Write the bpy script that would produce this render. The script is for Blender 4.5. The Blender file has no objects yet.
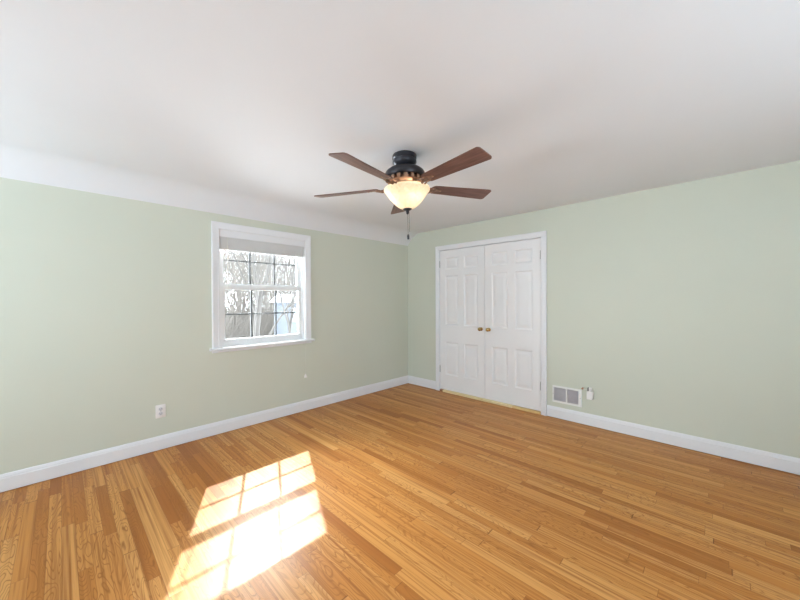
import bpy, bmesh, math, random
from mathutils import Vector, Matrix, noise
random.seed(7)
PI = math.pi
SC = bpy.context.scene
COL = SC.collection

# ------------------------------------------------------------------ camera
XD, YW = 3.937, 3.652            # door wall plane, window wall plane
XB, YB = -2.60, -2.30            # the two walls behind the camera
ZC, ZW = 2.402, 2.229            # flat ceiling, top of window wall under the cove
F_PX, CY_PX, TH, ROLL, PITCH, CAM_H = 330.57, 301.82, 0.7720, -0.00374, -0.00516, 1.35
cam_d = bpy.data.cameras.new('camera')
cam = bpy.data.objects.new('camera', cam_d); COL.objects.link(cam)
Fv = Vector((math.cos(TH)*math.cos(PITCH), math.sin(TH)*math.cos(PITCH), math.sin(PITCH)))
Rv = Vector((math.sin(TH), -math.cos(TH), 0)); Uv = Rv.cross(Fv)
R2 = Rv*math.cos(ROLL)+Uv*math.sin(ROLL); U2 = -Rv*math.sin(ROLL)+Uv*math.cos(ROLL)
M = Matrix((R2, U2, -Fv)).transposed().to_4x4(); M.translation = (0, 0, CAM_H)
cam.matrix_world = M
cam_d.sensor_width = 36; cam_d.lens = F_PX/800*36
cam_d.shift_y = (CY_PX-300)/800
cam_d.clip_start = 0.02; cam_d.clip_end = 400
SC.camera = cam

# ------------------------------------------------------------------ light
SC.view_settings.view_transform = 'Standard'
SC.view_settings.look = 'None'
SC.view_settings.gamma = 1.0
SC.view_settings.use_curve_mapping = False
SC.view_settings.exposure = 0.25
cy = SC.cycles
cy.use_denoising = True
cy.max_bounces = 14; cy.diffuse_bounces = 10; cy.glossy_bounces = 5
cy.transparent_max_bounces = 16; cy.sample_clamp_indirect = 8.0
cy.caustics_reflective = True; cy.blur_glossy = 0.3; cy.caustics_refractive = False

w = bpy.data.worlds.new('sky'); SC.world = w; w.use_nodes = True
wn = w.node_tree.nodes; wl = w.node_tree.links
bg = wn['Background']
bg.inputs[0].default_value = (0.88, 0.95, 1.0, 1); bg.inputs[1].default_value = 19.0

sun_d = bpy.data.lights.new('sun', 'SUN'); sun_d.energy = 12; sun_d.angle = math.radians(0.6)
sun_d.color = (1.0, 0.965, 0.92)
sun = bpy.data.objects.new('sun', sun_d); COL.objects.link(sun)
SUN_DIR = Vector((-0.45, -1.0, -0.922)).normalized()
sun.rotation_euler = SUN_DIR.to_track_quat('-Z', 'Y').to_euler()

fill_sun_d = bpy.data.lights.new('added_fill_sun', 'SUN'); fill_sun_d.energy = 25; fill_sun_d.angle = math.radians(50)  # added second sun lamp, very wide, to brighten floor around the sun patch
fill_sun_d.color = (0.96, 0.98, 1.0)
fill_sun = bpy.data.objects.new('added_fill_sun', fill_sun_d); COL.objects.link(fill_sun)
fill_sun.rotation_euler = SUN_DIR.to_track_quat('-Z', 'Y').to_euler()

def area(name, loc, rot, sx, sy, power, col=(0.76, 0.90, 1.0), portal=False):
    d = bpy.data.lights.new(name, 'AREA'); d.shape = 'RECTANGLE'; d.size = sx; d.size_y = sy
    d.energy = power; d.color = col; d.spread = math.radians(150)
    if portal: d.cycles.is_portal = True
    o = bpy.data.objects.new(name, d); COL.objects.link(o); o.location = loc; o.rotation_euler = rot
    return o
# added fill lamps out of view, standing inside the room before blocked openings
BW = (1.70, 3.30, 0.70, 1.70)    # added unseen window in wall x = XB : y0 y1 z0 z1
SW = (0.35, 1.95, 0.70, 1.70)    # added unseen window in wall y = YB : x0 x1 z0 z1
area('added_fill_back', (XB+0.03, (BW[0]+BW[1])/2, 1.20), (0, -PI/2-0.50, 0), 0.8, 1.5, 98)
area('added_fill_side', ((SW[0]+SW[1])/2, YB+0.03, 1.20), (PI/2+0.42, 0, 0), 1.5, 0.8, 92)
area('sky_portal', (1.61, YW+0.20, 1.45), (-PI/2, 0, 0), 1.0, 1.3, 1, portal=True)

# ------------------------------------------------------------------ helpers
def box(bm, x0, x1, y0, y1, z0, z1):
    v = [bm.verts.new(p) for p in ((x0,y0,z0),(x1,y0,z0),(x1,y1,z0),(x0,y1,z0),(x0,y0,z1),(x1,y0,z1),(x1,y1,z1),(x0,y1,z1))]
    for f in ((3,2,1,0),(4,5,6,7),(0,1,5,4),(1,2,6,5),(2,3,7,6),(3,0,4,7)):
        bm.faces.new([v[i] for i in f])
    return v
def boxes(*bs):
    bm = bmesh.new()
    for b in bs: box(bm, *b)
    return bm
def lathe(bm, prof, n=40, c=(0,0,0), close=False):
    rings = []
    for r, z in prof:
        if r < 1e-5: rings.append([bm.verts.new((c[0], c[1], c[2]+z))])
        else: rings.append([bm.verts.new((c[0]+r*math.cos(2*PI*k/n), c[1]+r*math.sin(2*PI*k/n), c[2]+z)) for k in range(n)])
    for a, b in zip(rings, rings[1:]):
        for k in range(n):
            k2 = (k+1) % n
            if len(a) == 1 and len(b) == 1: continue
            if len(a) == 1: bm.faces.new((a[0], b[k2], b[k]))
            elif len(b) == 1: bm.faces.new((a[k], a[k2], b[0]))
            else: bm.faces.new((a[k], a[k2], b[k2], b[k]))
    return bm
def tube(bm, pts, rad, n=8, caps=True):
    pts = [Vector(p) for p in pts]
    rads = rad if isinstance(rad, (list, tuple)) else [rad]*len(pts)
    rings = []
    ref = Vector((0.31, 0.17, 0.93)).normalized()
    for i, p in enumerate(pts):
        d = (pts[min(i+1, len(pts)-1)]-pts[max(i-1, 0)])
        if d.length < 1e-9: d = Vector((0,0,1))
        d.normalize()
        a = d.cross(ref)
        if a.length < 0.05: a = d.cross(Vector((1,0,0)))
        a.normalize(); b = d.cross(a)
        rings.append([bm.verts.new(p+(a*math.cos(2*PI*k/n)+b*math.sin(2*PI*k/n))*rads[i]) for k in range(n)])
    for a, b in zip(rings, rings[1:]):
        for k in range(n):
            bm.faces.new((a[k], a[(k+1)%n], b[(k+1)%n], b[k]))
    if caps and n > 2:
        bm.faces.new(rings[0][::-1]); bm.faces.new(rings[-1])
    return bm
def prism(bm, outline, axis, a0, a1):
    """outline in the two other axes, extruded along axis from a0 to a1"""
    def P(u, v, a):
        return {'x': (a, u, v), 'y': (u, a, v), 'z': (u, v, a)}[axis]
    A = [bm.verts.new(P(u, v, a0)) for u, v in outline]
    B = [bm.verts.new(P(u, v, a1)) for u, v in outline]
    n = len(outline)
    bm.faces.new(A[::-1]); bm.faces.new(B)
    for k in range(n): bm.faces.new((A[k], A[(k+1)%n], B[(k+1)%n], B[k]))
    return bm
def bevel(bm, w=0.002, seg=2):
    bmesh.ops.bevel(bm, geom=list(bm.edges), offset=w, segments=seg, affect='EDGES', profile=0.5, clamp_overlap=True)
    return bm
def obj(name, bm, mat, parent=None, smooth=False, loc=None):
    bmesh.ops.recalc_face_normals(bm, faces=bm.faces)
    me = bpy.data.meshes.new(name); bm.to_mesh(me); bm.free()
    o = bpy.data.objects.new(name, me); COL.objects.link(o)
    if mat: me.materials.append(mat)
    if smooth:
        for p in me.polygons: p.use_smooth = True
        if smooth != 'all':
            me.set_sharp_from_angle(angle=math.radians(38))
    if parent: o.parent = parent
    if loc: o.location = loc
    return o
def empty(name, loc=(0,0,0)):
    o = bpy.data.objects.new(name, None); COL.objects.link(o); o.location = loc; o.empty_display_size = 0.05
    return o
def struct(o, label=None):
    o['kind'] = 'structure'
    if label: o['label'] = label
    return o
def tag(o, label, cat, group=None):
    o['label'] = label; o['category'] = cat
    if group: o['group'] = group
    return o
def copy_tree(o, parent=None):
    c = o.copy(); COL.objects.link(c)
    if parent: c.parent = parent
    for ch in list(o.children): copy_tree(ch, c)
    return c
def rel(bm, loc):
    bmesh.ops.translate(bm, verts=bm.verts, vec=-Vector(loc)); return bm

# ------------------------------------------------------------------ materials
class N:
    def __init__(s, name):
        s.m = bpy.data.materials.new(name); s.m.use_nodes = True
        s.t = s.m.node_tree; s.b = s.t.nodes['Principled BSDF']; s.out = s.t.nodes['Material Output']
    def n(s, typ, **kw):
        x = s.t.nodes.new(typ)
        for k, v in kw.items(): setattr(x, k, v)
        return x
    def l(s, a, b): s.t.links.new(a, b)
    def math(s, op, a, b=None, c=None):
        x = s.n('ShaderNodeMath', operation=op)
        for i, v in enumerate((a, b, c)):
            if v is None: continue
            if isinstance(v, (int, float)): x.inputs[i].default_value = v
            else: s.l(v, x.inputs[i])
        return x.outputs[0]
    def comb(s, a, b, c):
        x = s.n('ShaderNodeCombineXYZ')
        for i, v in enumerate((a, b, c)):
            if isinstance(v, (int, float)): x.inputs[i].default_value = v
            else: s.l(v, x.inputs[i])
        return x.outputs[0]
    def noise(s, vec, scale=1, detail=2, rough=0.5, dist=0.0):
        x = s.n('ShaderNodeTexNoise'); x.inputs['Scale'].default_value = scale
        x.inputs['Detail'].default_value = detail; x.inputs['Roughness'].default_value = rough
        x.inputs['Distortion'].default_value = dist
        s.l(vec, x.inputs['Vector']); return x.outputs['Fac']
    def white(s, vec):
        x = s.n('ShaderNodeTexWhiteNoise', noise_dimensions='3D'); s.l(vec, x.inputs['Vector']); return x
    def ramp(s, fac, stops):
        x = s.n('ShaderNodeValToRGB'); e = x.color_ramp.elements
        while len(e) < len(stops): e.new(0.5)
        for el, (p, c) in zip(e, stops):
            el.position = p; el.color = (*c, 1)
        s.l(fac, x.inputs[0]); return x.outputs[0]
    def mix(s, fac, a, b, mode='MIX'):
        x = s.n('ShaderNodeMix', data_type='RGBA', blend_type=mode)
        for sock, v in ((x.inputs[0], fac), (x.inputs[6], a), (x.inputs[7], b)):
            if isinstance(v, (int, float)): sock.default_value = v
            elif isinstance(v, tuple): sock.default_value = (*v, 1)
            else: s.l(v, sock)
        return x.outputs[2]
    def bump(s, h, strength=0.1, dist=0.01):
        x = s.n('ShaderNodeBump'); x.inputs['Strength'].default_value = strength; x.inputs['Distance'].default_value = dist
        s.l(h, x.inputs['Height']); s.l(x.outputs[0], s.b.inputs['Normal'])
def coord(n): return n.n('ShaderNodeTexCoord').outputs['Object']
def paint(name, col, rough=0.5, var=0.03, scale=3.0, bstr=0.04, bscale=180, metallic=0.0, spec=0.5):
    n = N(name); c = coord(n)
    f = n.noise(c, scale, 3)
    lo = tuple(x*(1-var) for x in col); hi = tuple(min(1, x*(1+var)) for x in col)
    n.l(n.ramp(f, [(0.3, lo), (0.7, hi)]), n.b.inputs['Base Color'])
    n.b.inputs['Roughness'].default_value = rough; n.b.inputs['Metallic'].default_value = metallic
    n.b.inputs['Specular IOR Level'].default_value = spec
    if bstr: n.bump(n.noise(c, bscale, 2), bstr, 0.002)
    return n.m

WALL = paint('sage_wall_paint', (0.590, 0.622, 0.538), 0.55, 0.012, 1.2, 0.05, 220, spec=0.35)
CEIL = paint('white_ceiling_paint', (0.715, 0.738, 0.778), 0.60, 0.01, 1.5, 0.05, 160, spec=0.3)
TRIM = paint('white_trim_paint', (0.76, 0.775, 0.81), 0.38, 0.01, 4, 0.02, 60)
DOORP = paint('white_door_paint', (0.80, 0.805, 0.825), 0.42, 0.01, 4, 0.02, 60)
SASH = paint('white_sash_paint', (0.80, 0.81, 0.82), 0.22, 0.01, 5, 0.02, 60)
BLIND = paint('white_blind_slats', (0.66, 0.66, 0.66), 0.45, 0.02, 8, 0.0)
PLASTIC = paint('white_plastic', (0.78, 0.77, 0.77), 0.35, 0.01, 10, 0.0)
DARKSLOT = paint('dark_slot', (0.06, 0.06, 0.065), 0.7, 0.05, 20, 0.0)
GRILLEM = paint('grey_grille_metal', (0.60, 0.60, 0.64), 0.5, 0.03, 20, 0.0)
VENTW = paint('white_enamel', (0.76, 0.77, 0.76), 0.35, 0.01, 10, 0.0)
MUNTIN = paint('dark_muntin_paint', (0.05, 0.05, 0.053), 0.6, 0.05, 20, 0.0)
BRONZE = paint('dark_bronze_metal', (0.045, 0.045, 0.055), 0.32, 0.15, 12, 0.0, metallic=0.55)
BRONZE2 = paint('antique_bronze_scroll_metal', (0.46, 0.28, 0.19), 0.38, 0.25, 30, 0.0, metallic=0.7)
BRASS = paint('aged_brass', (0.55, 0.40, 0.18), 0.25, 0.08, 30, 0.0, metallic=1.0)
STEEL = paint('hinge_steel', (0.42, 0.42, 0.43), 0.35, 0.05, 30, 0.0, metallic=0.8)
CHAIN = paint('dark_chain_metal', (0.10, 0.095, 0.09), 0.4, 0.1, 60, 0.0, metallic=0.7)
CORD = paint('white_cord', (0.70, 0.71, 0.66), 0.6, 0.05, 60, 0.0)
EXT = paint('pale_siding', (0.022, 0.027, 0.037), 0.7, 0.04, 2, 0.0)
ROOFM = paint('grey_shingle_roof', (0.20, 0.20, 0.21), 0.8, 0.2, 4, 0.0)
EWIN = paint('dark_house_window', (0.20, 0.25, 0.33), 0.2, 0.1, 4, 0.0)
GROUND = paint('snowy_lawn', (0.78, 0.79, 0.81), 0.9, 0.25, 0.8, 0.0)
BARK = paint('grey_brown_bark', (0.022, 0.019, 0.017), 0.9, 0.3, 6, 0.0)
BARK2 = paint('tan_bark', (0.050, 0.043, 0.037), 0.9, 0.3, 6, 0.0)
BRICKM = paint('exterior_render', (0.5, 0.5, 0.5), 0.8, 0.05, 2, 0.0)

def floor_mat():
    n = N('oak_strip_floor'); c = coord(n)
    sp = n.n('ShaderNodeSeparateXYZ'); n.l(c, sp.inputs[0]); X, Y = sp.outputs[0], sp.outputs[1]
    bx = n.math('DIVIDE', n.math('ADD', X, 20.011), 0.057)
    i = n.math('FLOOR', bx); fx = n.math('FRACT', bx)
    r1 = n.white(n.comb(i, 3.7, 0.0)).outputs['Value']
    r1b = n.white(n.comb(i, 9.1, 4.0)).outputs['Value']
    yb = n.math('MULTIPLY_ADD', r1, 37.3, n.math('DIVIDE', n.math('ADD', Y, 9.0), n.math('MULTIPLY_ADD', r1b, 0.45, 0.62)))
    wob = n.math('MULTIPLY', n.math('SINE', n.math('MULTIPLY', yb, 2.4)), 0.28)
    yb = n.math('ADD', yb, wob)
    j = n.math('FLOOR', yb); fy = n.math('FRACT', yb)
    wn_ = n.white(n.comb(i, j, 1.0)); cv = wn_.outputs['Value']
    wn2 = n.white(n.comb(j, i, 5.0)); cv2 = wn2.outputs['Value']
    base = n.ramp(cv, [(0.0, (0.36, 0.120, 0.024)), (0.16, (0.52, 0.205, 0.044)), (0.45, (0.63, 0.285, 0.075)),
                       (0.75, (0.67, 0.325, 0.095)), (1.0, (0.74, 0.390, 0.130))])
    # fine pores
    off = n.math('MULTIPLY', cv, 31.0)
    pore = n.noise(n.comb(n.math('MULTIPLY', X, 260.0), n.math('MULTIPLY', Y, 9.0), off), 1, 3, 0.6)
    col = n.mix(n.math('MULTIPLY', n.math('SUBTRACT', 1.0, pore), 0.42), base, (0.30, 0.115, 0.025), 'MIX')
    # cathedral growth rings: iso-lines of a stretched field, different on each board
    fld = n.noise(n.comb(n.math('ADD', n.math('MULTIPLY', X, 15.0), off), n.math('MULTIPLY', Y, 2.3), n.math('MULTIPLY', cv2, 17.0)), 1, 1.5, 0.45, 0.35)
    ring = n.math('FRACT', n.math('MULTIPLY', fld, 19.0))
    rr = n.ramp(ring, [(0.0, (1,1,1)), (0.14, (0.10,0.10,0.10)), (0.50, (0,0,0)), (0.84, (0.12,0.12,0.12)), (1.0, (1,1,1))])
    strength = n.math('MULTIPLY', n.math('GREATER_THAN', cv2, 0.30), n.math('MULTIPLY_ADD', cv2, 0.60, 0.34))
    col = n.mix(n.math('MULTIPLY', rr, strength), col, (0.25, 0.085, 0.018), 'MIX')
    # streaks along the board
    st = n.noise(n.comb(n.math('MULTIPLY', X, 70.0), n.math('MULTIPLY', Y, 1.1), off), 1, 2)
    col = n.mix(n.math('MULTIPLY', n.math('MAXIMUM', n.math('SUBTRACT', st, 0.44), 0.0), 2.9), col, (0.29, 0.095, 0.019), 'MIX')
    # worn paler lanes across the room
    lg = n.noise(c, 0.9, 2)
    col = n.mix(n.math('MULTIPLY', lg, 0.10), col, (0.66, 0.36, 0.13), 'MIX')
    # seams
    ex = n.math('MINIMUM', fx, n.math('SUBTRACT', 1.0, fx))
    ey = n.math('MINIMUM', fy, n.math('SUBTRACT', 1.0, fy))
    sx = n.math('SUBTRACT', 1.0, n.math('SMOOTH_MIN', 1.0, n.math('DIVIDE', ex, 0.022), 0.1))
    sy = n.math('SUBTRACT', 1.0, n.math('MINIMUM', 1.0, n.math('DIVIDE', ey, 0.0022)))
    gapr = n.math('MULTIPLY_ADD', r1b, 0.6, 0.25)
    seam = n.math('MAXIMUM', n.math('MULTIPLY', sx, gapr), n.math('MULTIPLY', sy, 0.85))
    seam = n.math('MAXIMUM', seam, 0.0)
    col = n.mix(seam, col, (0.12, 0.045, 0.015), 'MIX')
    n.l(col, n.b.inputs['Base Color'])
    n.l(n.math('MULTIPLY_ADD', pore, 0.12, 0.27), n.b.inputs['Roughness'])
    n.b.inputs['Specular IOR Level'].default_value = 0.13
    h = n.math('SUBTRACT', n.math('MULTIPLY', pore, 0.10), seam)
    n.bump(h, 0.22, 0.0015)
    return n.m
FLOOR = floor_mat()

def wood(name, dark, light, sx=5.0, sy=60.0, rough=0.42):
    n = N(name); c = coord(n)
    mp = n.n('ShaderNodeMapping'); mp.inputs['Scale'].default_value = (sx, sy, 20); n.l(c, mp.inputs[0])
    f = n.noise(mp.outputs[0], 1, 4, 0.6, 0.4)
    n.l(n.ramp(f, [(0.3, dark), (0.7, light)]), n.b.inputs['Base Color'])
    n.b.inputs['Roughness'].default_value = rough
    return n.m
BLADE = wood('walnut_blade', (0.090, 0.042, 0.034), (0.205, 0.100, 0.078))
THRESH = wood('pale_gold_oak_strip', (0.74, 0.58, 0.30), (0.86, 0.72, 0.45), 60, 4, 0.3)
THRESH2 = wood('orange_oak_strip', (0.64, 0.42, 0.16), (0.78, 0.56, 0.28), 60, 4, 0.35)
BLOCKW = wood('brown_oak_block', (0.22, 0.10, 0.05), (0.32, 0.16, 0.08), 60, 4, 0.4)

def glass():
    n = N('window_glass'); t = n.t; t.nodes.remove(n.b)
    tr = n.n('ShaderNodeBsdfTransparent'); tr.inputs[0].default_value = (0.94, 0.955, 0.955, 1)
    gl = n.n('ShaderNodeBsdfGlossy'); gl.inputs['Roughness'].default_value = 0.02
    fr = n.n('ShaderNodeFresnel'); fr.inputs[0].default_value = 1.35
    mx = n.n('ShaderNodeMixShader'); n.l(fr.outputs[0], mx.inputs[0]); n.l(tr.outputs[0], mx.inputs[1]); n.l(gl.outputs[0], mx.inputs[2])
    n.l(mx.outputs[0], n.out.inputs[0]); return n.m
GLASS = glass()

def bowl_mat():
    n = N('alabaster_lamp_glass'); c = coord(n)
    f = n.noise(c, 26, 3, 0.6, 1.0)
    colr = n.ramp(f, [(0.25, (0.84, 0.70, 0.50)), (0.75, (0.95, 0.87, 0.72))])
    n.t.nodes.remove(n.b)
    d = n.n('ShaderNodeBsdfDiffuse'); tl = n.n('ShaderNodeBsdfTranslucent'); g = n.n('ShaderNodeBsdfGlossy'); g.inputs['Roughness'].default_value = 0.25
    n.l(colr, d.inputs[0]); n.l(colr, tl.inputs[0])
    m1 = n.n('ShaderNodeMixShader'); m1.inputs[0].default_value = 0.55; n.l(d.outputs[0], m1.inputs[1]); n.l(tl.outputs[0], m1.inputs[2])
    m2 = n.n('ShaderNodeMixShader'); m2.inputs[0].default_value = 0.05; n.l(m1.outputs[0], m2.inputs[1]); n.l(g.outputs[0], m2.inputs[2])
    n.l(m2.outputs[0], n.out.inputs[0]); return n.m
BOWL = bowl_mat()

# ------------------------------------------------------------------ room shell
T = 0.16
def wall_with_hole(name, axis, plane, thick, a0, a1, z0, z1, hole=None):
    """axis 'x': wall in the plane x=plane, spanning y a0..a1"""
    def B(u0, u1, w0, w1):
        p0, p1 = sorted((plane, plane+thick))
        return (p0, p1, u0, u1, w0, w1) if axis == 'x' else (u0, u1, p0, p1, w0, w1)
    bm = bmesh.new()
    if hole is None: box(bm, *B(a0, a1, z0, z1))
    else:
        h0, h1, hz0, hz1 = hole
        box(bm, *B(a0, h0, z0, z1)); box(bm, *B(h1, a1, z0, z1))
        if hz0 > z0: box(bm, *B(h0, h1, z0, hz0))
        box(bm, *B(h0, h1, hz1, z1))
    bmesh.ops.remove_doubles(bm, verts=bm.verts, dist=1e-5)
    return struct(obj(name, bm, WALL))
struct(obj('floor', boxes((XB-T, XD+0.75, YB-T, YW+T, -0.12, 0.0)), FLOOR))
WO = (1.118, 2.095, 0.862, 2.082)      # window opening
wall_with_hole('wall_left', 'y', YW, T, XB, XD, -0.1, ZC+0.1, WO)
DO = (1.515, 3.015, 0.0, 2.088)      # door opening
wall_with_hole('wall_right', 'x', XD, 0.12, YB, YW, -0.0, ZC+0.1, DO)
wall_with_hole('wall_back', 'x', XB, -T, YB, YW, -0.0, ZC+0.1, BW)
wall_with_hole('wall_behind', 'y', YB, -T, XB, XD, -0.0, ZC+0.1, SW)
struct(obj('wall_closet', boxes((XD+0.70, XD+0.75, 1.3, 3.3, 0, 2.4), (XD+0.12, XD+0.70, 1.3, 1.35, 0, 2.4), (XD+0.12, XD+0.70, 3.25, 3.3, 0, 2.4), (XD+0.12, XD+0.75, 1.3, 3.3, 2.36, 2.4)), WALL))
# ceiling: flat, with the plaster cove that curves down to the window wall
bm = bmesh.new()
prof = [(YB-T, ZC), (1.0, ZC), (3.20, ZC)]
p0, p1, p2 = (3.36, ZC), (3.525, ZC+0.006), (YW, ZW)
for k in range(0, 25):
    t = k/24
    prof.append(tuple((1-t)**2*p0[q]+2*t*(1-t)*p1[q]+t*t*p2[q] for q in (0, 1)))
prof += [(YW+T, ZW), (YW+T, ZC+0.12), (YB-T, ZC+0.12)]
prism(bm, prof, 'x', XB-T, XD+0.12)
struct(obj('ceiling', bm, CEIL, smooth=True))

# baseboards: profile with a stepped cap
BP = [(0, 0.006), (0.016, 0.006), (0.016, 0.098), (0.0125, 0.103), (0.0125, 0.110), (0.007, 0.124), (0.004, 0.128), (0, 0.128)]
def baseboard(name, axis, plane, sgn, a0, a1):
    bm = bmesh.new()
    out = [(plane+sgn*u, z) for u, z in BP]
    prism(bm, out, 'x' if axis == 'y' else 'y', a0, a1)
    return struct(obj(name, bm, TRIM))
baseboard('baseboard_left', 'y', YW, -1, XB, XD)
baseboard('baseboard_right', 'x', XD, -1, YB, 1.452)
baseboard('baseboard_corner', 'x', XD, -1, 3.062, YW-0.016)
baseboard('baseboard_back', 'x', XB, 1, YB+0.016, YW-0.016)
baseboard('baseboard_behind', 'y', YB, 1, XB, XD-0.016)

# ------------------------------------------------------------------ double closet doors and their casing
def casing_profile(wd, th):
    return [(0, 0), (0, th*0.55), (0.008, th*0.72), (0.012, th*0.62), (wd*0.6, th*0.85), (wd-0.010, th), (wd, th*0.9), (wd, 0)]
def mitred(bm, inner, prof, axis, plane, sgn, bottom=True):
    """casing round an opening: inner=(a0,a1,z0,z1); prof (offset outward, thickness). open at the bottom"""
    a0, a1, z0, z1 = inner
    def P(a, z, t):
        return (plane+sgn*t, a, z) if axis == 'x' else (a, plane+sgn*t, z)
    path = [lambda o: (a0-o, z0), lambda o: (a0-o, z1+o), lambda o: (a1+o, z1+o), lambda o: (a1+o, z0)]
    rings = [[bm.verts.new(P(*f(o), t)) for o, t in prof] for f in path]
    n = len(prof)
    for A, B in zip(rings, rings[1:]):
        for k in range(n): bm.faces.new((A[k], A[(k+1)%n], B[(k+1)%n], B[k]))
    bm.faces.new(rings[0]); bm.faces.new(rings[-1][::-1])
    return bm
bm = bmesh.new()
mitred(bm, (DO[0]+0.006, DO[1]-0.006, 0.0, DO[3]-0.006), casing_profile(0.065, 0.019), 'x', XD, -1)
# jamb lining and stop
box(bm, XD, XD+0.12, DO[0], DO[0]+0.008, 0, DO[3]); box(bm, XD, XD+0.12, DO[1]-0.008, DO[1], 0, DO[3]); box(bm, XD, XD+0.12, DO[0], DO[1], DO[3]-0.008, DO[3])
struct(obj('trim_1', bm, TRIM), 'white moulded casing round the closet doors')

def make_door(name, y0, y1, hinge_side, knob_y, label):
    z0, z1 = 0.034, 2.074
    xf, xb = XD+0.004, XD+0.038
    st = 0.098; ml = 0.095
    w_ = y1-y0
    pw = (w_-2*st-ml)/2
    cols = [(y0+st, y0+st+pw), (y1-st-pw, y1-st)]
    rows = [(0.255, 0.735), (0.983, 1.702), (1.797, 1.966)]
    root = empty(name, (XD, (y0+y1)/2, z0)); struct(root, label)
    L = root.location
    bm = bmesh.new()
    ys = sorted([y0, y1]+[v for c in cols for v in c]); zs = sorted([z0, z1]+[v for r in rows for v in r])
    for a in range(len(ys)-1):
        for b in range(len(zs)-1):
            inhole = any(abs(ys[a]-c[0]) < 1e-6 for c in cols) and any(abs(zs[b]-r[0]) < 1e-6 for r in rows)
            if not inhole: box(bm, xf, xb, ys[a], ys[a+1], zs[b], zs[b+1])
    bmesh.ops.remove_doubles(bm, verts=bm.verts, dist=1e-5)
    dl = [f for f in bm.faces if False]
    obj('door_frame', rel(bm, L), DOORP, root)
    for c in cols:
        for r in rows:
            bm = bmesh.new()
            a0, a1, b0, b1 = c[0], c[1], r[0], r[1]
            # sticking (sloped moulding), sunk field, raised centre
            steps = [(0.0, 0.0), (0.004, 0.003), (0.012, 0.008), (0.016, 0.009), (0.026, 0.009), (0.056, 0.004), (0.058, 0.004)]
            loops = []
            for ins, dep in steps:
                loops.append([bm.verts.new((xf+dep, yy, zz)) for yy, zz in ((a0+ins, b0+ins), (a1-ins, b0+ins), (a1-ins, b1-ins), (a0+ins, b1-ins))])
            back = [bm.verts.new((xb-0.006, yy, zz)) for yy, zz in ((a0, b0), (a1, b0), (a1, b1), (a0, b1))]
            for A, B in zip(loops, loops[1:]):
                for k in range(4): bm.faces.new((A[k], A[(k+1)%4], B[(k+1)%4], B[k]))
            bm.faces.new(loops[-1])
            for k in range(4): bm.faces.new((back[k], back[(k+1)%4], loops[0][(k+1)%4], loops[0][k]))
            bm.faces.new(back[::-1])
            obj('panel', rel(bm, L), DOORP, root)
    # knob: rose, neck, ball (axis along -x)
    bm = bmesh.new()
    lathe(bm, [(0, 0.0), (0.024, 0.0), (0.024, 0.003), (0.018, 0.007), (0.009, 0.010), (0.008, 0.022), (0.012, 0.027), (0.021, 0.034), (0.0245, 0.043), (0.0225, 0.052), (0.014, 0.058), (0, 0.060)], 24)
    bmesh.ops.rotate(bm, verts=bm.verts, cent=(0,0,0), matrix=Matrix.Rotation(-PI/2, 3, 'Y'))
    bmesh.ops.translate(bm, verts=bm.verts, vec=(xf, knob_y, 0.957))
    k_ = obj('knob', rel(bm, L), BRASS, root, smooth=True); k_['label'] = 'round aged brass knob'
    hy = y0 if hinge_side < 0 else y1
    for hz in (0.33, 1.875):
        bm = bmesh.new()
        tube(bm, [(xf-0.006, hy, hz-0.048), (xf-0.006, hy, hz+0.048)], 0.0065, 10)
        lathe(bm, [(0, 0.056), (0.0045, 0.053), (0.0045, 0.048), (0.0065, 0.048)], 10, (xf-0.006, hy, hz))
        box(bm, xf-0.0015, xf+0.001, hy-0.004, hy+0.004, hz-0.045, hz+0.045)
        obj('hinge', rel(bm, L), STEEL, root, smooth=True)
    return root
YM = 2.262
make_door('door_1', YM+0.002, 3.004, 1, YM+0.054, 'left white six-panel closet door leaf beside the corner')
make_door('door_2', 1.526, YM-0.002, -1, YM-0.064, 'right white six-panel closet door leaf beside the wall vent')

# threshold strips under the doors
o = obj('threshold_strip', bevel(boxes((XD-0.030, XD+0.030, 1.872, 2.940, 0.0, 0.030)), 0.004), THRESH)
tag(o, 'long pale gold wooden threshold strip under the left closet door', 'threshold')
o = obj('threshold_strip', bevel(boxes((XD-0.026, XD+0.030, 1.524, 1.868, 0.0, 0.028)), 0.004), THRESH2)
tag(o, 'short orange wooden threshold strip under the right closet door', 'threshold')
o = obj('floor_block', bevel(boxes((XD-0.020, XD+0.025, 2.944, 3.000, 0.0, 0.028)), 0.003), BLOCKW)
tag(o, 'small brown wooden block at the foot of the left closet door', 'block')

# ------------------------------------------------------------------ window
win = empty('window_1', (1.61, YW, WO[2])); struct(win, 'white double-hung window in the left wall')
L = win.location
bm = bmesh.new()
x0, x1, z0, z1 = WO
box(bm, x0, x0+0.012, YW, YW+T, z0, z1); box(bm, x1-0.012, x1, YW, YW+T, z0, z1); box(bm, x0, x1, YW, YW+T, z1-0.012, z1)
box(bm, x0, x1, YW+0.06, YW+T+0.03, z0-0.02, z0+0.012)
for xx in (x0+0.012, x1-0.024):                     # inner stops and parting beads
    box(bm, xx, xx+0.012, YW+0.035, YW+0.055, z0+0.012, z1-0.012)
obj('jamb', rel(bm, L), SASH, win)
bm = bmesh.new()
mitred(bm, (x0+0.004, x1-0.004, z0+0.012, z1-0.004), casing_profile(0.068, 0.020), 'y', YW, -1)
obj('casing', rel(bm, L), TRIM, win)
bm = bmesh.new()
out = [(YW+0.06, z0-0.012), (YW+0.06, z0+0.012), (YW-0.042, z0+0.012), (YW-0.050, z0+0.006), (YW-0.050, z0-0.006), (YW-0.044, z0-0.012)]
prism(bm, [(u, v) for u, v in out], 'x', 1.030, 2.190)
obj('sill_board', rel(bm, L), TRIM, win)
obj('apron', rel(bevel(boxes((1.052, 2.166, YW-0.014, YW, z0-0.036, z0-0.012)), 0.003), L), TRIM, win)
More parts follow.
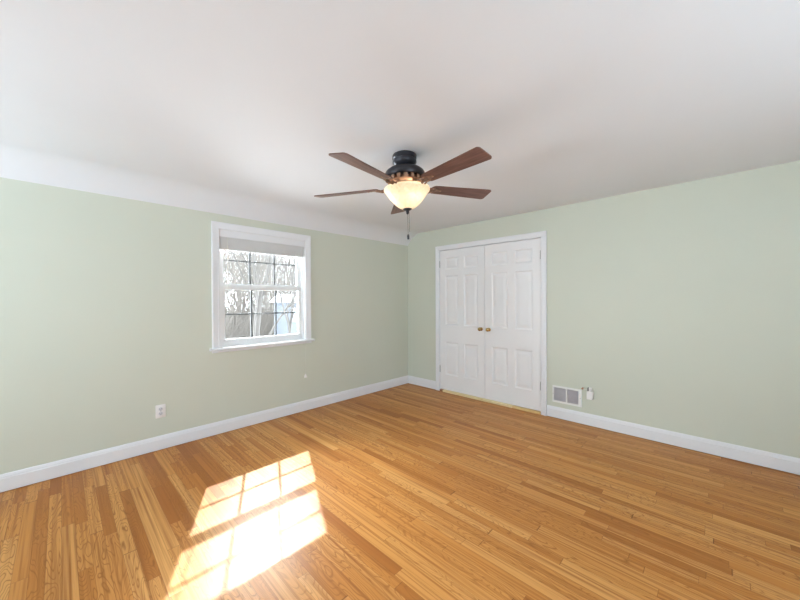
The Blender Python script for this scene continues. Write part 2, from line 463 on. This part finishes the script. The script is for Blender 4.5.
def sash(name, ya, yb, za, zb, gx0, gx1, gz0, gz1):
    s_x0, s_x1 = x0+0.012, x1-0.012
    s = empty(name, (0, 0, 0)); s.parent = win
    b = bmesh.new()
    box(b, s_x0, gx0, ya, yb, za, zb); box(b, gx1, s_x1, ya, yb, za, zb)
    box(b, gx0, gx1, ya, yb, za, gz0); box(b, gx0, gx1, ya, yb, gz1, zb)
    obj('sash_frame', rel(b, L), SASH, s)
    ym = (ya+yb)/2
    obj('pane', rel(boxes((gx0-0.004, gx1+0.004, ym-0.0015, ym+0.0015, gz0-0.004, gz1+0.004)), L), GLASS, s)
    for k in (1, 2):
        xx = gx0+(gx1-gx0)*k/3
        obj('muntin', rel(boxes((xx-0.0085, xx+0.0085, ym+0.003, ym+0.013, gz0, gz1)), L), MUNTIN, s)
    zz = (gz0+gz1)/2
    obj('muntin', rel(boxes((gx0, gx1, ym+0.0045, ym+0.0115, zz-0.0075, zz+0.0075)), L), MUNTIN, s)
    return s
sash('lower_sash', YW+0.056, YW+0.092, z0+0.012, 1.506, 1.196, 2.032, 0.945, 1.466)
sash('upper_sash', YW+0.096, YW+0.130, 1.478, z1-0.012, 1.196, 2.032, 1.530, 2.030)

# two added windows out of view, shut by opaque panels
for nm, ax, pl, sg, hole in (('added_window_2', 'x', XB, -1, BW), ('added_window_3', 'y', YB, -1, SW)):
    a0, a1, b0, b1 = hole
    r_ = bmesh.new()
    def BB(u0, u1, p0, p1, w0, w1):
        p0, p1 = sorted((pl+sg*p0, pl+sg*p1))
        box(r_, *((p0, p1, u0, u1, w0, w1) if ax == 'x' else (u0, u1, p0, p1, w0, w1)))
    for u0, u1, w0, w1 in ((a0, a0+0.05, b0, b1), (a1-0.05, a1, b0, b1), (a0, a1, b0, b0+0.05), (a0, a1, b1-0.05, b1), (a0, a1, (b0+b1)/2-0.02, (b0+b1)/2+0.02), ((a0+a1)/2-0.02, (a0+a1)/2+0.02, b0, b1)):
        BB(u0, u1, 0.07, 0.11, w0, w1)
    mitred(r_, (a0, a1, b0, b1), casing_profile(0.07, 0.02), ax, pl, 1)
    wf = struct(obj(nm, r_, TRIM))
    r_ = bmesh.new(); BB(a0-0.0, a1+0.0, 0.012, 0.018, b0, b1)
    obj('added_sky_blocker', r_, BLIND, wf)  # opaque panel added to keep sky light out of the opening

# ------------------------------------------------------------------ raised blind in the window
blind = empty('window_blind', (1.61, YW+0.02, 2.07)); tag(blind, 'white venetian blind pulled up into a stack at the window top', 'blind')
L = blind.location
bx0, bx1 = x0+0.014, x1-0.014
obj('valance', rel(bevel(boxes((bx0, bx1, YW-0.004, YW+0.006, 2.004, 2.070)), 0.002), L), TRIM, blind)
obj('headrail', rel(boxes((bx0+0.004, bx1-0.004, YW+0.008, YW+0.034, 2.030, 2.068)), L), BLIND, blind)
bm = bmesh.new()
nsl = 24
for k in range(nsl):
    zc = 1.896+k*0.0050
    jx = random.uniform(-0.0012, 0.0012); jy = random.uniform(-0.0012, 0.0012)
    ring = [(YW+0.008+jy, zc), (YW+0.020+jy, zc+0.0012), (YW+0.033+jy, zc), (YW+0.033+jy, zc+0.0018), (YW+0.020+jy, zc+0.0030), (YW+0.008+jy, zc+0.0018)]
    prism(bm, ring, 'x', bx0+0.006+jx, bx1-0.006+jx)
box(bm, bx0+0.008, bx1-0.008, YW+0.0100, YW+0.031, 1.896, 2.030)
obj('slat_stack', rel(bm, L), BLIND, blind)
obj('bottom_rail', rel(bevel(boxes((bx0+0.006, bx1-0.006, YW+0.008, YW+0.033, 1.876, 1.8945)), 0.003), L), BLIND, blind)
bm = bmesh.new()
tube(bm, [(1.205, YW+0.002, 2.004), (1.205, YW-0.001, 1.985), (1.206, YW+0.001, 1.46)], 0.0028, 6)
lathe(bm, [(0, 0.008), (0.006, 0.004), (0.006, -0.006), (0.003, -0.010), (0, -0.010)], 8, (1.205, YW-0.002, 1.992))
o = obj('tilt_wand', rel(bm, L), CORD, blind, smooth=True)
bm = bmesh.new()
tube(bm, [(2.055, YW+0.002, 2.004), (2.056, YW-0.024, 1.90), (2.058, YW-0.055, 1.2), (2.059, YW-0.058, 0.85), (2.060, YW-0.050, 0.46)], 0.0013, 6)
cd = obj('lift_cord', rel(bm, L), CORD, blind, smooth=True)
bm = bmesh.new()
lathe(bm, [(0, 0.022), (0.004, 0.020), (0.010, 0.008), (0.018, -0.010), (0.017, -0.022), (0, -0.022)], 12, (2.060, YW-0.050, 0.442))
tube(bm, [(2.060, YW-0.050, 0.46), (2.060, YW-0.050, 0.468)], 0.002, 6)
obj('tassel', rel(bm, L), PLASTIC, cd, smooth=True)

# ------------------------------------------------------------------ outlet, vent, phone jack
ol = empty('wall_outlet', (0.628, YW, 0.350)); tag(ol, 'small white duplex outlet low on the left wall', 'outlet')
L = ol.location
obj('cover_plate', rel(bevel(boxes((0.590, 0.666, YW-0.006, YW, 0.291, 0.409)), 0.003), L), PLASTIC, ol, smooth=True)
for zc in (0.330, 0.370):
    b = bmesh.new()
    lathe(b, [(0, 0.0085), (0.014, 0.0085), (0.0165, 0.0075), (0.0165, 0.004), (0, 0.004)], 20)
    bmesh.ops.rotate(b, verts=b.verts, cent=(0,0,0), matrix=Matrix.Rotation(PI/2, 3, 'X'))
    bmesh.ops.translate(b, verts=b.verts, vec=(0.628, YW, zc))
    s = obj('socket', rel(b, L), GRILLEM, ol, smooth=True); s['label'] = 'grey socket face'
    b = boxes((0.620, 0.6225, YW-0.0092, YW-0.0083, zc-0.002, zc+0.007), (0.6335, 0.636, YW-0.0092, YW-0.0083, zc-0.002, zc+0.006))
    box(b, 0.626, 0.630, YW-0.0092, YW-0.0083, zc-0.011, zc-0.007)
    obj('slot', rel(b, L), DARKSLOT, s)
b = bmesh.new(); lathe(b, [(0, 0.0075), (0.003, 0.0075), (0.0035, 0.006), (0, 0.006)], 12)
bmesh.ops.rotate(b, verts=b.verts, cent=(0,0,0), matrix=Matrix.Rotation(PI/2, 3, 'X')); bmesh.ops.translate(b, verts=b.verts, vec=(0.628, YW, 0.350))
obj('screw', rel(b, L), STEEL, ol)

GRILLEV = paint('pale_grey_vent_louvres', (0.60, 0.60, 0.64), 0.5, 0.03, 20, 0.0)
vt = empty('wall_vent', (XD, 1.238, 0.275)); tag(vt, 'white metal air vent with two grey grilles beside the closet door', 'vent')
L = vt.location
vy0, vy1, vz0, vz1 = 1.086, 1.390, 0.182, 0.370
b = bmesh.new()
fw = 0.020
xs0, xs1 = XD-0.010, XD-0.0
for c in ((vy0, vy0+0.032, vz0, vz1), (vy1-0.014, vy1, vz0, vz1), (vy0+0.032, vy1-0.014, vz0, vz0+fw), (vy0+0.032, vy1-0.014, vz1-fw, vz1), (1.2335, 1.2475, vz0+fw, vz1-fw)):
    box(b, xs0, xs1, *c)
bmesh.ops.remove_doubles(b, verts=b.verts, dist=1e-5)
obj('frame', rel(b, L), VENTW, vt)
for g0, g1 in ((vy0+0.032, 1.2335), (1.2475, vy1-0.014)):
    b = bmesh.new()
    nb = 15
    for k in range(nb):
        yc = g0+(k+0.5)*(g1-g0)/nb
        prism(b, [(XD-0.007, yc-0.0032), (XD-0.007, yc-0.0016), (XD-0.001, yc+0.0032), (XD-0.001, yc+0.0016)], 'z', vz0+fw, vz1-fw)
    box(b, XD-0.004, XD-0.002, g0, g1, 0.274, 0.2765)
    o = obj('grille', rel(b, L), GRILLEV, vt); o['label'] = 'grey louvred grille'
    o2 = obj('backing', rel(boxes((XD-0.0008, XD-0.0002, g0, g1, vz0+fw, vz1-fw)), L), GRILLEV, o)
for yy in (vy0+0.014, vy1-0.007):
    b = bmesh.new(); lathe(b, [(0, 0.0125), (0.0035, 0.012), (0.0042, 0.010), (0, 0.010)], 10)
    bmesh.ops.rotate(b, verts=b.verts, cent=(0,0,0), matrix=Matrix.Rotation(-PI/2, 3, 'Y')); bmesh.ops.translate(b, verts=b.verts, vec=(XD, yy, 0.276))
    obj('screw', rel(b, L), STEEL, vt)

pj = empty('phone_jack', (XD, 1.000, 0.325)); tag(pj, 'small white phone jack box on the wall right of the vent', 'phone jack')
L = pj.location
obj('box', rel(bevel(boxes((XD-0.030, XD, 0.972, 1.034, 0.285, 0.372)), 0.004), L), PLASTIC, pj, smooth=True)
obj('plug', rel(bevel(boxes((XD-0.034, XD, 0.984, 1.012, 0.374, 0.412)), 0.003), L), PLASTIC, pj, smooth=True)
o = obj('plug_clip', rel(bevel(boxes((XD-0.030, XD, 1.013, 1.024, 0.376, 0.408)), 0.002), L), DARKSLOT, pj); o['label'] = 'dark grey clip'
b = bmesh.new(); tube(b, [(XD-0.014, 1.024, 0.386), (XD-0.018, 1.045, 0.384), (XD-0.012, 1.068, 0.388)], 0.004, 8)
obj('cable', rel(b, L), CORD, pj, smooth=True)
b = bmesh.new(); tube(b, [(XD-0.0, 1.076, 0.390), (XD-0.024, 1.076, 0.390)], 0.010, 12)
o = obj('cable_clip', rel(b, L), BRONZE2, pj, smooth=True); o['label'] = 'small dark round cable clip'

# ------------------------------------------------------------------ ceiling fan
FX, FY = 1.751, 1.655
fan = empty('ceiling_fan', (FX, FY, ZC))
tag(fan, 'dark bronze ceiling fan with five walnut blades and a lit alabaster bowl', 'ceiling fan')
b = bmesh.new()
lathe(b, [(0, 0.0), (0.085, 0.0), (0.088, -0.005), (0.088, -0.026), (0.083, -0.030), (0.081, -0.034), (0.086, -0.038), (0.087, -0.054), (0.080, -0.066), (0.066, -0.078), (0.058, -0.085), (0.056, -0.098), (0, -0.098)], 48)
obj('canopy', b, BRONZE, fan, smooth=True)
b = bmesh.new()
lathe(b, [(0, -0.084), (0.056, -0.086), (0.064, -0.090), (0.092, -0.097), (0.120, -0.108), (0.138, -0.122), (0.145, -0.136), (0.145, -0.160), (0.140, -0.168), (0.132, -0.170), (0.0, -0.170)], 56)
obj('motor_housing', b, BRONZE, fan, smooth=True)
b = bmesh.new()       # vented lower band: ribs between two rings
lathe(b, [(0.098, -0.165), (0.094, -0.205), (0.0, -0.205)], 48)
lathe(b, [(0.122, -0.194), (0.124, -0.199), (0.116, -0.208), (0.085, -0.214), (0.0, -0.214), (0.0, -0.194), (0.122, -0.194)], 56)
for k in range(16):
    a = 2*PI*k/16
    vs = box(b, 0.090, 0.128, -0.012, 0.012, -0.196, -0.168)
    bmesh.ops.rotate(b, verts=vs, cent=(0,0,0), matrix=Matrix.Rotation(a, 3, 'Z'))
o = obj('vent_band', b, BRONZE2, fan, smooth=True); o['label'] = 'antique bronze vented band'
b = bmesh.new()
lathe(b, [(0, -0.208), (0.072, -0.208), (0.076, -0.212), (0.076, -0.232), (0.068, -0.240), (0.052, -0.246), (0.0, -0.246)], 40)
obj('switch_housing', b, BRONZE, fan, smooth=True)

BR, BT, BPITCH, BZ = 0.205, 0.702, math.radians(12), -0.230
def blade_bm():
    b = bmesh.new()
    pts = []
    def corner(cx, cy, r, a0, a1, n=5):
        for k in range(n+1):
            a = a0+(a1-a0)*k/n; pts.append((cx+r*math.cos(a), cy+r*math.sin(a)))
    w0, w1 = 0.050, 0.070
    corner(BR+0.030, -w0+0.030, 0.030, PI, PI*1.5); corner(BT-0.024, -w1+0.022, 0.022, -PI/2, -0.15)
    corner(BT-0.024, w1-0.022, 0.022, 0.15, PI/2); corner(BR+0.030, w0-0.030, 0.030, PI/2, PI)
    prism(b, pts, 'z', -0.003, 0.003)
    return b
def bracket_bm():
    b = bmesh.new()
    # scrolled arm from the motor out to the blade root
    tube(b, [(0.085, 0, 0.006), (0.115, 0.004, 0.002), (0.145, 0.010, -0.014), (0.172, 0.006, -0.018), (0.198, 0, -0.010), (0.225, 0, -0.008)], [0.011, 0.012, 0.010, 0.009, 0.010, 0.006], 10)
    for s in (-1, 1):
        tube(b, [(0.100, s*0.010, 0.002), (0.128, s*0.026, -0.004), (0.158, s*0.034, -0.012), (0.185, s*0.030, -0.014), (0.205, s*0.022, -0.010), (0.196, s*0.010, -0.012)], [0.008, 0.007, 0.007, 0.006, 0.006, 0.004], 8)
    out = [(0.186, -0.026), (0.210, -0.036), (0.236, -0.030), (0.252, -0.016), (0.284, -0.010), (0.296, 0), (0.284, 0.010), (0.252, 0.016), (0.236, 0.030), (0.210, 0.036), (0.186, 0.026)]
    prism(b, out, 'z', -0.0085, -0.0035)
    return b
def screw_bm(x, y):
    b = bmesh.new(); lathe(b, [(0, -0.0125), (0.0035, -0.0118), (0.0052, -0.0085), (0, -0.0085)], 10, (x, y, 0)); return b
first = None
for k in range(5):
    ang = math.radians(46+72*k+(3, 3, 0, 2, 0)[k])
    if first is None:
        br = obj('blade_bracket', bracket_bm(), paint('bronze_bracket_metal', (0.27, 0.17, 0.125), 0.35, 0.3, 40, 0.0, metallic=0.7), fan, smooth=True)
        br['label'] = 'antique bronze scrolled blade bracket'
        bl = obj('blade', blade_bm(), BLADE, fan); bl['label'] = 'walnut fan blade'
        sc = [obj('screw', screw_bm(x, y), BRONZE2, br, smooth=True) for x, y in ((0.214, -0.024), (0.214, 0.024), (0.280, 0))]
        first = (br, bl)
    else:
        br = copy_tree(first[0], fan); bl = copy_tree(first[1], fan)
    for o in (br, bl):
        o.location = (0, 0, BZ)
        o.rotation_euler = (Matrix.Rotation(ang, 3, 'Z') @ Matrix.Rotation(-BPITCH, 3, 'X')).to_euler()
b = bmesh.new()
lathe(b, [(0.156, -0.238), (0.165, -0.241), (0.168, -0.249), (0.165, -0.257), (0.154, -0.270), (0.140, -0.290), (0.124, -0.311), (0.104, -0.335), (0.083, -0.357), (0.061, -0.374), (0.040, -0.385), (0.018, -0.389)], 56)
KIT = (R2.x*0.011, R2.y*0.011, -0.004)
bmesh.ops.translate(b, verts=b.verts, vec=KIT)
bo = obj('lamp_bowl', b, BOWL, fan, smooth='all'); bo['label'] = 'lit cream alabaster glass bowl'
b = bmesh.new()
lathe(b, [(0, -0.378), (0.034, -0.380), (0.035, -0.385), (0.026, -0.393), (0.013, -0.400), (0.010, -0.410), (0.011, -0.414), (0.006, -0.424), (0, -0.426)], 24)
tube(b, [(0, 0, -0.25), (0, 0, -0.387)], 0.006, 8)
bmesh.ops.translate(b, verts=b.verts, vec=KIT)
obj('finial', b, BRONZE, fan, smooth=True)
def chain(px, py, z0, z1, fob):
    b = bmesh.new()
    n = int((z0-z1)/0.0056)
    for k in range(n):
        z = z0-k*0.0056
        lathe(b, [(0, 0.0021), (0.0015, 0.0015), (0.0021, 0), (0.0015, -0.0015), (0, -0.0021)], 6, (px, py, z))
    tube(b, [(px, py, z0), (px, py, z1)], 0.0007, 4)
    c = obj('pull_chain', b, CHAIN, fan, smooth=True)
    if not fob: return
    b = bmesh.new()
    lathe(b, [(0, 0.004), (0.005, 0.0), (0.0085, -0.008), (0.0085, -0.030), (0.006, -0.036), (0, -0.037)], 14, (px, py, z1))
    obj('chain_fob', b, BRONZE, c, smooth=True)
chain(KIT[0], KIT[1], -0.430, -0.575, True)
chain(R2.x*0.022, R2.y*0.022, -0.408, -0.560, False)
# the fan hangs a little out of true
fan.rotation_mode = 'QUATERNION'
fan.rotation_quaternion = Matrix.Rotation(math.radians(-1.5), 3, Vector((Fv.x, Fv.y, 0))).to_quaternion()
for k in range(3):
    a = 2*PI*k/3+0.5
    d = bpy.data.lights.new('bulb', 'POINT'); d.energy = 0.32; d.color = (1.0, 0.84, 0.64); d.shadow_soft_size = 0.028
    o = bpy.data.objects.new('bulb', d); COL.objects.link(o); o.parent = fan; o.location = (0.075*math.cos(a), 0.075*math.sin(a), -0.290)

# ------------------------------------------------------------------ outside the window
GZ = -3.1
struct(obj('ground', boxes((-60, 80, YW+0.5, 110, GZ-0.2, GZ)), GROUND))
def tree(name, x, y, h, seed, mat, label, spread=1.0, lean=(0, 0), r0=0.13, levels=5, group='bare winter trees outside'):
    rnd = random.Random(seed)
    root = empty(name, (x, y, GZ)); tag(root, label, 'tree', group)
    tb, bb = bmesh.new(), bmesh.new()
    def grow(p, d, ln, r, lev):
        seg = 4 if lev < 2 else 3
        pts = [p.copy()]; rads = [r]
        q = p.copy(); dd = d.copy()
        for s in range(seg):
            dd = (dd+Vector((rnd.uniform(-1, 1), rnd.uniform(-1, 1), rnd.uniform(-0.5, 0.8)))*(0.10+0.05*lev)).normalized()
            q = q+dd*ln/seg
            pts.append(q.copy()); rads.append(r*(1-0.42*(s+1)/seg))
        tube(tb if lev == 0 else bb, pts, rads, 8 if lev == 0 else (5 if lev < 3 else 3), caps=False)
        if lev >= levels: return
        nb = 4 if lev < 3 else 4
        if lev == 0: nb = 7
        for k in range(nb):
            t = rnd.uniform(0.35, 1.0) if k else 1.0
            if lev == 0: t = max(t, 0.42)
            idx = min(int(t*seg), seg-1); fr = t*seg-idx
            base = pts[idx].lerp(pts[idx+1], fr)
            ang = rnd.uniform(0.35, 0.95)*spread
            ax = dd.cross(Vector((rnd.uniform(-1, 1), rnd.uniform(-1, 1), rnd.uniform(-1, 1)))).normalized()
            nd = Matrix.Rotation(ang, 3, ax) @ dd
            nd.z += 0.12; nd.normalize()
            grow(base, nd, ln*rnd.uniform(0.52, 0.78), rads[idx]*rnd.uniform(0.42, 0.62), lev+1)
    d0 = Vector((lean[0], lean[1], 1)).normalized()
    grow(Vector((0, 0, 0)), d0, h*0.55, r0, 0)
    obj('trunk', tb, mat, root, smooth='all'); obj('branches', bb, mat, root, smooth='all')
    return root
WOODS = 'winter trees outside'
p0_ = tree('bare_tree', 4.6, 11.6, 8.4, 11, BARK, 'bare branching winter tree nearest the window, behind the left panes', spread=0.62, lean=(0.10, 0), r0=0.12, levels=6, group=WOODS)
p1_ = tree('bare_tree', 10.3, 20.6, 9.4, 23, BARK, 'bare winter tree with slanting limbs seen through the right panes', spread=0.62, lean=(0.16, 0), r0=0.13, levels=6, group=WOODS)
# the woods behind them: crowns, limbs and underbrush run into one another, too dense to count
rb = random.Random(9)
b = bmesh.new()
src = [[(ch.data, ch) for ch in t_.children] for t_ in (p0_, p1_)]
for k in range(20):
    y = 34+k*1.5; x = y*rb.uniform(0.28, 0.60); sc_ = 0.9+0.03*k
    Mx = Matrix.Translation((x, y, GZ)) @ Matrix.Rotation(rb.uniform(0, 6.28), 4, 'Z') @ Matrix.Diagonal((sc_, sc_, sc_, 1))
    for me, _ in src[k % 2]:
        n0 = len(b.verts); b.from_mesh(me); b.verts.ensure_lookup_table()
        bmesh.ops.transform(b, matrix=Mx, verts=b.verts[n0:])
for k in range(10000):
    y = rb.uniform(30, 60); x = y*rb.uniform(0.26, 0.64)
    tall = rb.random() < 0.55
    hh = rb.uniform(1.2, 3.2); z = GZ+(rb.uniform(0.0, 1.0)**1.5*9.0*(y/40) if tall else 0)
    lx, ly = rb.uniform(-0.6, 0.6), rb.uniform(-0.5, 0.5)
    r = rb.uniform(0.010, 0.020)*(y/30)
    p = Vector((x, y, z)); q = Vector((x+lx*0.5*hh, y+ly*0.5*hh, z+hh*0.6)); e = Vector((x+lx*hh+rb.uniform(-.4, .4), y+ly*hh, z+hh))
    tube(b, [p, q, e], [r, r*0.8, r*0.4], 3, caps=False)
    for m in range(2):
        f = q.lerp(e, rb.random()); g = f+Vector((rb.uniform(-0.8, 0.8), rb.uniform(-0.4, 0.4), rb.uniform(0.0, 0.7)))
        tube(b, [f, g], [r*0.6, r*0.3], 3, caps=False)
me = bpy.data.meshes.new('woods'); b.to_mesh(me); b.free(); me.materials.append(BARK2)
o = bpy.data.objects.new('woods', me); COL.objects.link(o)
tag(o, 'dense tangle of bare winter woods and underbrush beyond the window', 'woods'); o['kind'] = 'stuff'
# pale house beyond the first trees
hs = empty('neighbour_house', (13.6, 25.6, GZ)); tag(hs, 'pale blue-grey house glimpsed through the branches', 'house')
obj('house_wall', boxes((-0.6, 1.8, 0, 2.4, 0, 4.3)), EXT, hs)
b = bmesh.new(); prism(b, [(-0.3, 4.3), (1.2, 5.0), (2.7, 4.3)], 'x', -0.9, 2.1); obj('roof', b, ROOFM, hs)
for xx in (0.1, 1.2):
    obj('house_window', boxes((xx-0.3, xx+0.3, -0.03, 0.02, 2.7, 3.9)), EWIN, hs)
